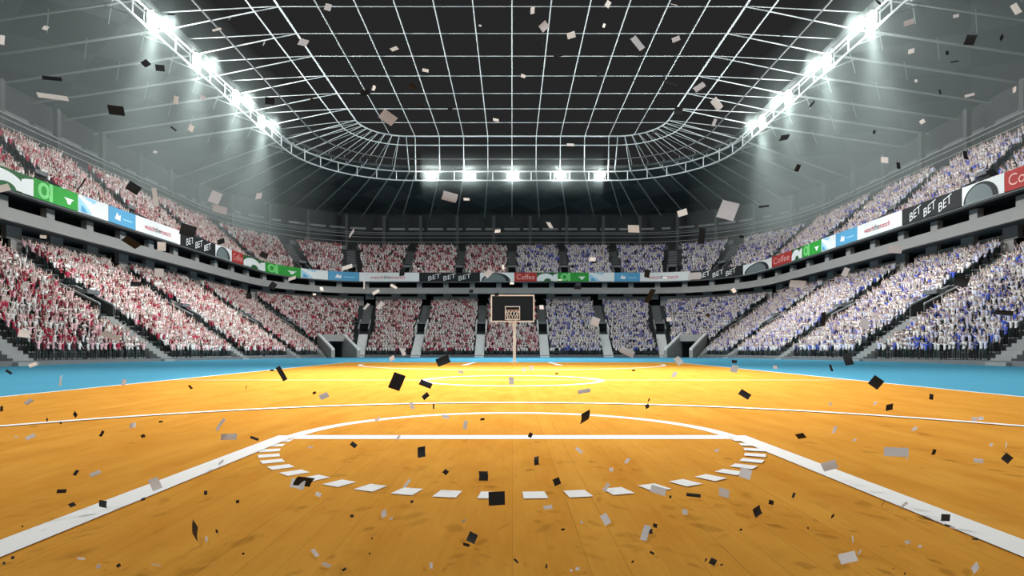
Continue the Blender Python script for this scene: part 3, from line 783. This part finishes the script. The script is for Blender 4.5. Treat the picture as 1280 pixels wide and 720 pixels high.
# seats: every place in every row
def places():
    out=[]
    for tier in ('lower','upper'):
        nrow=NROW if tier=='lower' else UROW; A=LA if tier=='lower' else UA
        for i in range(nrow):
            u=(LU0+STEP*(i+.5)) if tier=='lower' else (UU0+USTEP*(i+.5)); z=lz(i) if tier=='lower' else uz(i)
            Pp=bowl(u); side=(Pp[1]-Pp[2])-26
            tot=(Pp[0]-Pp[2])+Pp[2]*PI/2+side; n=int(2*tot/.56); 
            for j in range(n):
                s=-tot+2*tot*(j+.5)/n
                x,y,nx,ny=along(*Pp,s)
                if abs(x)/y>.93: continue
                lat=[lateral(a,x,y) for a in A]; L_=min(lat)
                lim=1.15
                if tier=='lower':
                    k0=A[lat.index(L_)][0]
                    lim=1.15 if k0=='far' else 2.0
                    if 6.2<u<10.8: lim+=.4
                if tier=='upper':
                    a=A[lat.index(L_)]; lim=1.2 if u>17.6 else 1.3
                    if a[0]=='side': lim+=.75
                    if a[0]=='corner': lim=2.1
                if L_<lim: continue
                if tier=='lower' and in_portal(x,y,3.4,5.4): continue
                if rng.random()<.035: continue
                out.append((tier,i,s,x+rng.normal(0,.05),y+rng.normal(0,.06),z,nx,ny,L_,lat.index(L_)))
    return out
PL=places()
def team(p):
    tier,i,s,x,y=p[:5]
    if tier=='lower': return -1 if x<6.75 else 1
    return -1 if x<0 else 1
# outfits
def outfit(tm,r):
    w_=[.42,.27,.18,.13] if tm<0 else [.47,.29,.14,.10]
    return shirts[tm][int(np.searchsorted(np.cumsum(w_),r*.999))]
PW=np.array([.40,.16,.18,.14,.12]); PCW=np.cumsum(PW)
rec=[]
for p in PL:
    tm=team(p); sh=outfit(tm,rng.random()); po=int(np.searchsorted(PCW,rng.random()*.999))
    rec.append((p,tm,sh,po,int(rng.integers(2)) if rng.random()<.35 else 0,int(rng.choice([0,0,1,2])),int(rng.integers(3)),rng.uniform(.92,1.06),rng.normal(0,.25)))
near=sorted([k for k,r in enumerate(rec) if abs(r[0][3])/r[0][4]<.871 and r[0][0]=='lower'],key=lambda k:rec[k][0][4])
pick=[]
for tm in (-1,1): pick+=[k for k in near if rec[k][1]==tm][:150]
pickset=set(pick)
# individual spectators: shared figures, own object each
cache={}
def fig(po,sh,si,hi,ti):
    key=(po,sh.name,si,hi,ti)
    if key not in cache:
        vs,fs,regs=HIP[po]; me=bpy.data.meshes.new('spectator_body'); me.from_pydata(vs.tolist(),[],fs)
        for m_ in (skinm[si],hairm[hi],trous[ti],shoe,sh): me.materials.append(m_)
        idx={'skin':0,'hair':1,'trousers':2,'shoe':3,'shirt':4}
        me.polygons.foreach_set('material_index',[idx[g] for g in regs]); me.polygons.foreach_set('use_smooth',[True]*len(fs)); me.update(); cache[key]=me
    return cache[key]
ON=['first','second','third','fourth','fifth','sixth','seventh','eighth','ninth','tenth','eleventh','twelfth','thirteenth','fourteenth','fifteenth','sixteenth','seventeenth','eighteenth','nineteenth','twentieth','twenty-first']
def ordw(n):
    if n<=20: return ON[n-1]
    t=['','','twenty','thirty','forty','fifty','sixty','seventy','eighty','ninety'][n//10]; e=n%10
    return t+('-'+ON[e-1] if e else 'th') if e else {20:'twentieth',30:'thirtieth',40:'fortieth',50:'fiftieth',60:'sixtieth',70:'seventieth',80:'eightieth',90:'ninetieth'}[n]
rowcount={}
pick.sort(key=lambda k:(rec[k][1],rec[k][0][1],rec[k][0][4]))
for k in pick:
    p,tm,sh,po,si,hi,ti,hs,yaw=rec[k]; tier,i,s,x,y,z,nx,ny,L_,ai=p
    rowcount[(tm,i)]=rowcount.get((tm,i),0)+1; n=rowcount[(tm,i)]
    o=bpy.data.objects.new('spectator',fig(po,sh,si,hi,ti)); COL.objects.link(o)
    o.location=T((x,y,z)); o.rotation_euler=(0,0,math.atan2(ny,nx)-PI/2+yaw); o.scale=(hs,hs,hs)
    colr=sh.name.split('.')[0].replace('shirt_','').replace('_',' ')
    rown='front row' if i==0 else f'{ordw(i+1)} row'
    tag(o,f"person in {colr} shirt, {PN[po]}, {rown}, {ordw(n)} from {SIDE[tm]} edge",'person',f"spectators in the {SIDE[tm]} lower stand")
# the rest of both crowds, one object each
for tm in (-1,1):
    ks=[k for k in range(len(rec)) if rec[k][1]==tm and k not in pickset]
    AV=[];loops=[];starts=[];mats_=[];off=0;ls=0
    LF=[]
    for vs,fs,regs in LOWP:
        LF.append((vs,np.concatenate([np.array(f) for f in fs]),np.array([len(f) for f in fs]),regs))
    for k in ks:
        p,_t,sh,po,si,hi,ti,hs,yaw=rec[k]; tier,i,s,x,y,z,nx,ny,L_,ai=p
        vs,lp,ln,regs=LF[po]; a=math.atan2(ny,nx)-PI/2+yaw; ca,sa=math.cos(a),math.sin(a)
        w3=vs*hs; q=np.empty_like(w3); q[:,0]=w3[:,0]*ca-w3[:,1]*sa+x; q[:,1]=w3[:,0]*sa+w3[:,1]*ca+y; q[:,2]=w3[:,2]+z-SLOPE*(y-42)
        AV.append(q); loops.append(lp+off); starts.append(ln); off+=len(vs)
        mm={'skin':MI[skinm[si].name],'hair':MI[hairm[hi].name],'trousers':MI[trous[ti].name],'shoe':MI[shoe.name],'shirt':MI[sh.name]}
        mats_.append(np.array([mm[g] for g in regs]))
    AV=np.concatenate(AV); loops=np.concatenate(loops); tot_=np.concatenate(starts); mats_=np.concatenate(mats_)
    st=np.concatenate([[0],np.cumsum(tot_)[:-1]])
    me=bpy.data.meshes.new('crowd'); me.vertices.add(len(AV)); me.vertices.foreach_set('co',AV.astype(np.float32).ravel())
    me.loops.add(len(loops)); me.loops.foreach_set('vertex_index',loops.astype(np.int32))
    me.polygons.add(len(tot_)); me.polygons.foreach_set('loop_start',st.astype(np.int32)); me.polygons.foreach_set('loop_total',tot_.astype(np.int32))
    for m_ in ALLM: me.materials.append(m_)
    me.polygons.foreach_set('material_index',mats_.astype(np.int32)); me.update(calc_edges=True)
    o=bpy.data.objects.new('crowd',me); COL.objects.link(o)
    tag(o,'dense crowd of supporters in red and white filling the left and far left stands' if tm<0 else 'dense crowd of supporters in blue and white filling the right and far right stands','crowd',kind='stuff')
    print('crowd',tm,len(ks),len(tot_))

# ------------------------------------------------------------------ confetti in the air and on the boards
CF="""57 35 6 6 20 W;3 50 5 11 10 W;65 98 16 8 -10 K;66 121 20 8 -15 W;145 138 21 10 8 K;182 79 8 8 45 K;200 85 9 8 -5 K;214 18 8 3 -20 K;286 24 8 7 25 K;271 37 10 3 -30 W;220 125 4 9 5 W;253 122 8 5 10 G;239 160 8 5 -35 W;217 161 5 2 40 K
410 9 10 8 25 G;379 53 13 9 20 G;493 61 10 5 -50 W;532 88 7 3 -8 W;467 110 5 6 30 W;485 147 15 11 25 G;456 116 13 6 0 K;563 136 6 5 20 K;516 107 7 6 0 K;527 132 8 4 0 K;620 150 7 4 0 W;600 32 3 4 0 G;337 126 14 8 12 K;390 125 4 3 0 K;330 54 4 6 0 K;467 167 8 5 20 K
666 13 5 8 10 W;680 33 10 8 -35 G;714 44 10 6 -12 W;760 5 6 8 30 W;755 32 3 5 20 W;797 54 20 8 55 G;845 49 9 7 -15 G;838 105 17 7 15 K;874 109 16 7 -35 G;896 130 15 9 45 W;848 138 10 8 10 K;893 153 12 4 -65 G;818 165 5 4 0 K;654 95 6 3 30 W;748 93 4 4 0 K;674 52 10 14 0 K;698 69 12 4 0 K;843 6 9 2 10 G
1270 11 6 14 -25 W;1195 20 5 5 0 G;1136 28 8 6 0 G;1098 3 11 5 0 K;1213 50 9 10 25 K;1252 47 6 6 20 K;1139 64 5 7 0 W;1184 66 9 3 -60 K;1193 77 8 2 0 K;1212 119 27 3 -22 W;1175 115 2 8 0 K;1145 101 3 4 0 W;1153 152 6 5 -30 W;980 172 7 9 10 K;1015 130 3 7 15 K;1268 112 7 3 35 W;1093 165 5 4 0 K;978 43 5 4 0 K
102 230 13 17 6 K;167 235 12 11 35 K;194 246 5 19 -3 W;5 235 9 7 -35 W;194 190 4 4 0 G;269 247 12 15 20 G;275 262 12 9 10 G;323 245 9 8 0 G;235 288 15 14 15 K;276 302 9 7 -20 K;330 319 8 7 25 K
562 246 17 10 7 G;583 249 7 3 -8 W;622 289 7 4 0 W;461 197 7 5 35 K;440 291 11 5 -35 G;687 281 10 5 70 W;792 286 12 8 12 W;853 266 11 8 -15 W;713 181 9 3 0 W;910 263 20 27 20 G;877 295 9 19 4 K;955 258 10 3 0 K;927 296 7 3 0 K;997 210 6 8 10 K;1106 200 9 8 5 W;1123 207 6 8 0 K;1207 194 6 12 10 K;1240 216 10 9 -18 K
164 303 13 11 45 K;202 308 8 10 0 W;161 330 7 3 -10 K;54 296 5 4 0 W;199 341 9 10 0 G;31 356 6 9 0 G;170 355 10 6 0 K;46 335 7 4 0 K;188 393 10 6 -35 G;30 417 9 9 10 W;139 420 14 9 35 G;131 426 6 5 0 K;8 373 8 5 20 G;41 456 6 4 -35 W;11 465 8 3 35 K;76 476 6 13 -20 G;155 478 4 8 20 G
434 334 14 5 -15 W;365 348 14 4 -5 W;402 361 4 4 0 W;341 357 7 8 35 K;311 370 7 7 0 K;455 356 1.5 10 -3 W;458 383 9 4 -55 G;393 368 4 2 0 W;503 340 7 10 -8 K;470 365 10 4 -28 W;492 358 7 3 30 W;475 382 11 5 -50 G;504 440 5 9 -20 G;589 364 5 4 0 K;621 368 5 4 0 K;610 342 10 7 -40 G;640 354 5 3 0 W;490 448 6 5 -30 G;554 451 16 10 -22 K;629 334 3 6 0 W
741 324 7 5 10 W;743 327 6 4 -10 K;809 342 6 9 15 K;868 345 13 9 0 G;812 370 8 17 6 K;744 402 10 10 25 G;784 440 16 8 30 G;677 384 5 5 0 G;722 359 9 5 0 K;831 347 5 2 0 W;700 350 5 2 0 W;836 399 6 5 0 G;848 451 8 10 -30 G;917 363 7 4 35 W;997 355 18 8 5 G;1057 340 6 10 25 G;1029 399 8 17 -10 K;885 394 6 4 20 K;918 452 5 4 0 K;1081 405 15 12 25 G;1119 312 12 9 10 G;1202 352 12 11 20 K;1255 391 14 6 10 K;1060 449 9 14 -12 K
352 467 6 19 -28 K;393 491 5 3 -25 K;405 495 10 7 -25 G;496 477 14 21 22 K;532 480 16 7 20 K;532 495 9 6 -40 K;515 507 5 9 -10 G;542 508 2 6 0 K;557 521 8 4 20 G;582 531 5 10 -5 G;603 524 5 3 0 K;442 556 8 5 35 K;498 547 6 3 -55 G;527 565 10 12 -12 K;557 590 6 6 40 K;604 595 11 11 8 K;380 602 17 14 20 K;372 605 17 11 15 G;509 604 9 3 -50 G;621 623 20 16 8 K;388 559 5 2 0 G;472 524 7 3 -30 G;398 618 7 5 20 G;576 465 7 3 10 G;340 463 5 2 0 K
731 521 13 12 -22 K;730 489 16 5 -8 G;931 493 12 8 35 K;809 508 6 5 -20 K;811 500 2 4 0 K;655 462 4 5 10 G;664 460 5 5 0 G;696 467 4 2 0 K;663 544 5 6 30 K;671 576 6 9 -25 K;696 602 9 8 -35 K;724 563 10 4 40 G;784 576 8 4 -55 G;764 587 5 5 0 G;896 563 6 4 0 G;932 592 15 12 20 G;867 619 13 4 -10 K;905 616 10 11 10 G;758 609 12 4 -65 G;823 613 16 9 10 G;918 461 7 9 15 G;843 468 4 6 0 G;639 476 6 9 0 G;792 463 4 2 0 K
36 502 18 4 -20 G;94 518 9 5 28 K;59 524 7 4 -35 K;76 529 4 2 -20 K;38 546 7 5 -40 G;127 542 5 7 10 K;179 545 6 4 -20 K;201 527 3 2 0 K;166 532 7 5 45 G;276 531 6 15 8 G;286 546 14 8 5 G;238 484 3 5 -20 K;2 511 2 7 0 K;318 548 10 3 22 K;276 578 10 3 -35 G;95 591 5 6 10 K;119 592 8 5 -25 G;194 605 10 15 -22 G;77 614 7 5 10 K;20 546 6 2 0 G;308 484 1 5 0 K
1112 509 10 8 -10 K;1164 496 5 7 12 K;1001 545 7 8 -28 K;1043 537 5 9 0 G;1038 505 5 4 0 G;1094 504 6 4 20 G;1143 536 7 6 20 G;1218 524 4 5 0 G;1226 523 4 5 -10 G;1120 565 19 10 -6 G;1037 582 13 10 -35 G;1167 565 5 7 12 K;1257 558 11 8 38 G;1259 573 10 10 40 K;1239 556 7 4 20 G;1223 576 8 5 0 G;1039 460 2 9 -12 K;1095 478 11 11 45 K;969 459 5 4 0 G;1068 550 5 3 0 G;1134 574 4 2 0 G
129 630 10 9 8 K;90 631 7 5 -20 K;179 624 5 3 -20 K;244 663 15 19 22 K;258 674 6 3 45 G;271 664 3 5 0 K;394 691 7 11 -28 G;408 706 7 10 -25 G;480 642 9 7 -40 G;489 648 4 3 0 G;304 692 3 3 0 K;148 707 6 4 -35 K;123 708 3 5 -15 G;101 698 11 3 0 G;195 706 15 1.5 0 G;28 658 5 2 0 K;5 704 3 3 0 K;16 697 3 3 0 K;590 672 11 12 22 K;583 681 8 4 10 K;515 627 4 3 -20 K;440 645 4 3 10 K;580 651 4 4 0 G;539 707 4 7 -8 G;430 712 5 3 -35 K;257 616 3 5 0 K;297 627 3 4 0 K;465 673 2 2 0 K;462 692 2 2 0 K
685 634 11 5 -18 G;757 649 9 12 -18 G;704 662 4 4 30 K;807 666 7 16 6 G;812 664 7 6 0 K;819 657 4 5 10 K;856 640 8 6 12 G;838 621 2 3 0 K;947 639 11 12 -25 K;964 628 5 6 10 K;1041 645 6 4 -25 K;926 662 3 3 0 K;992 619 2 6 10 K;1104 629 2 8 -5 K;1131 631 9 8 35 G;1182 647 10 9 0 K;1185 657 6 2 10 K;1190 659 6 3 20 G;1060 697 21 12 -15 G;1074 690 9 7 40 G;1066 674 1.5 8 5 G;1135 678 9 5 38 G;815 691 4 3 20 K;891 702 8 8 25 K;882 700 3 4 0 K;902 706 3 2 0 K;1117 711 5 2 22 K;1131 717 3 2 0 K;1219 710 16 8 -15 G;1230 713 4 2 30 K;1219 674 7 2 0 K;1150 683 3 3 0 G;722 711 5 3 -20 G;714 713 4 2 30 G;791 702 3 3 0 K;645 701 6 2 42 K;683 708 2 4 -10 K;1010 660 2 2 0 K;727 653 3 3 0 G"""
def zone(x,y):
    if y<200:
        return 'before the left canopy' if x<340 else ('before the right canopy' if x>940 else ('before the roof grid, left half' if x<640 else 'before the roof grid, right half'))
    if y<345:
        return "before the left upper stand" if x<450 else ("before the right upper stand" if x>840 else ('before the far upper stand, left half' if x<640 else 'before the far upper stand, right half'))
    if y<452:
        return "before the left lower stand" if x<450 else ("before the right lower stand" if x>840 else ('before the far lower stand, left of the hoop' if x<640 else 'before the far lower stand, right of the hoop'))
    if y<500: return 'over the far half-court, left side' if x<640 else 'over the far half-court, right side'
    if y<560: return 'over the arc of the court, far left' if x<320 else ('over the arc, left of centre' if x<640 else ('over the arc, right of centre' if x<960 else 'over the arc, far right'))
    if y<640: return 'over the near court, far left' if x<320 else ('over the near circle, left half' if x<640 else ('over the near circle, right half' if x<960 else 'over the near court, far right'))
    return 'nearest court strip, far left' if x<320 else ('nearest court strip, left of centre' if x<640 else ('nearest court strip, right of centre' if x<960 else 'nearest court strip, far right'))
FL=[]
for line in CF.split('\n'):
    for it in line.split(';'):
        a=it.split(); FL.append((float(a[0]),float(a[1]),float(a[2]),float(a[3]),float(a[4]),a[5]))
zc={}
for f in FL: zc.setdefault((zone(f[0],f[1]),f[5]),[]).append(f)
for v in zc.values(): v.sort()
tone={'K':('black',flake_black),'W':('white',flake_white),'G':('pale grey',flake_grey)}
rf=random.Random(3)
for f in FL:
    x,y,w_,h_,ang,c=f; p=max(w_,h_); D=F*.105/p; D=min(D,30)
    if y>HZ: D=min(D,.93*F*HC/(y-HZ))
    W_=w_/F*D; H_=h_/F*D
    t1=rf.uniform(-.7,.7); t2=rf.uniform(-.9,.9)           # each flake tumbles: widen it so that its turned face keeps its outline
    Wr=W_/math.cos(t2); Hr=H_/math.cos(t1)
    n=4; curl=rf.uniform(-.12,.12)*min(Wr,Hr); th=.0012; m=MB(); vs=[]
    for zz in (0,1):
        for j in range(n+1):
            for i_ in range(2):
                xx=(i_-.5)*Wr; yy2=(j/n-.5)*Hr; vs.append((xx,(zz-.5)*th+curl*(1-(2*j/n-1)**2),yy2))
    k2=2*(n+1); fs=[]
    for j in range(n):
        a0=2*j; fs+=[(a0,a0+1,a0+3,a0+2),(k2+a0,k2+a0+2,k2+a0+3,k2+a0+1),(a0,a0+2,k2+a0+2,k2+a0),(a0+1,k2+a0+1,k2+a0+3,a0+3)]
    fs+=[(0,k2,k2+1,1),(2*n,2*n+1,k2+2*n+1,k2+2*n)]
    m.add(vs,fs); o=m.build('confetti_flake',tone[c][1])
    o.matrix_world=Matrix.Translation(((x-640)/F*D,D,HC-(y-HZ)/F*D))@Euler((0,math.radians(ang),0)).to_matrix().to_4x4()@Euler((t1,0,t2)).to_matrix().to_4x4()
    z_=zone(x,y); lst=zc[(z_,c)]; n_=lst.index(f)+1
    o_=('leftmost' if n_==1 else f"{ordw(n_)} from left") if len(lst)>1 else 'alone of its colour'
    size='large' if p>15 else ''
    tag(o,f"{size+' ' if size else ''}{tone[c][0]} flake {z_}, {o_}",'confetti','confetti falling through the arena')

# ------------------------------------------------------------------ world and camera
wd=bpy.data.worlds.new('night_sky'); sc.world=wd; wd.use_nodes=True; bg=wd.node_tree.nodes['Background']; bg.inputs[0].default_value=(.020,.020,.0205,1); bg.inputs[1].default_value=1.0
cam=bpy.data.cameras.new('camera'); co=bpy.data.objects.new('camera',cam); COL.objects.link(co)
cam.sensor_width=36; cam.lens=F/1280*36; cam.shift_y=(HZ-360)/1280; cam.clip_end=500; cam.clip_start=.05
co.location=(0,0,HC); co.rotation_euler=(PI/2,0,0); sc.camera=co
sc.view_settings.view_transform='Standard'; sc.view_settings.look='None'; sc.view_settings.gamma=1; sc.view_settings.exposure=0; sc.view_settings.use_curve_mapping=False
sc.cycles.use_denoising=True
sc.cycles.max_bounces=5; sc.cycles.diffuse_bounces=2; sc.cycles.volume_bounces=0; sc.cycles.glossy_bounces=2
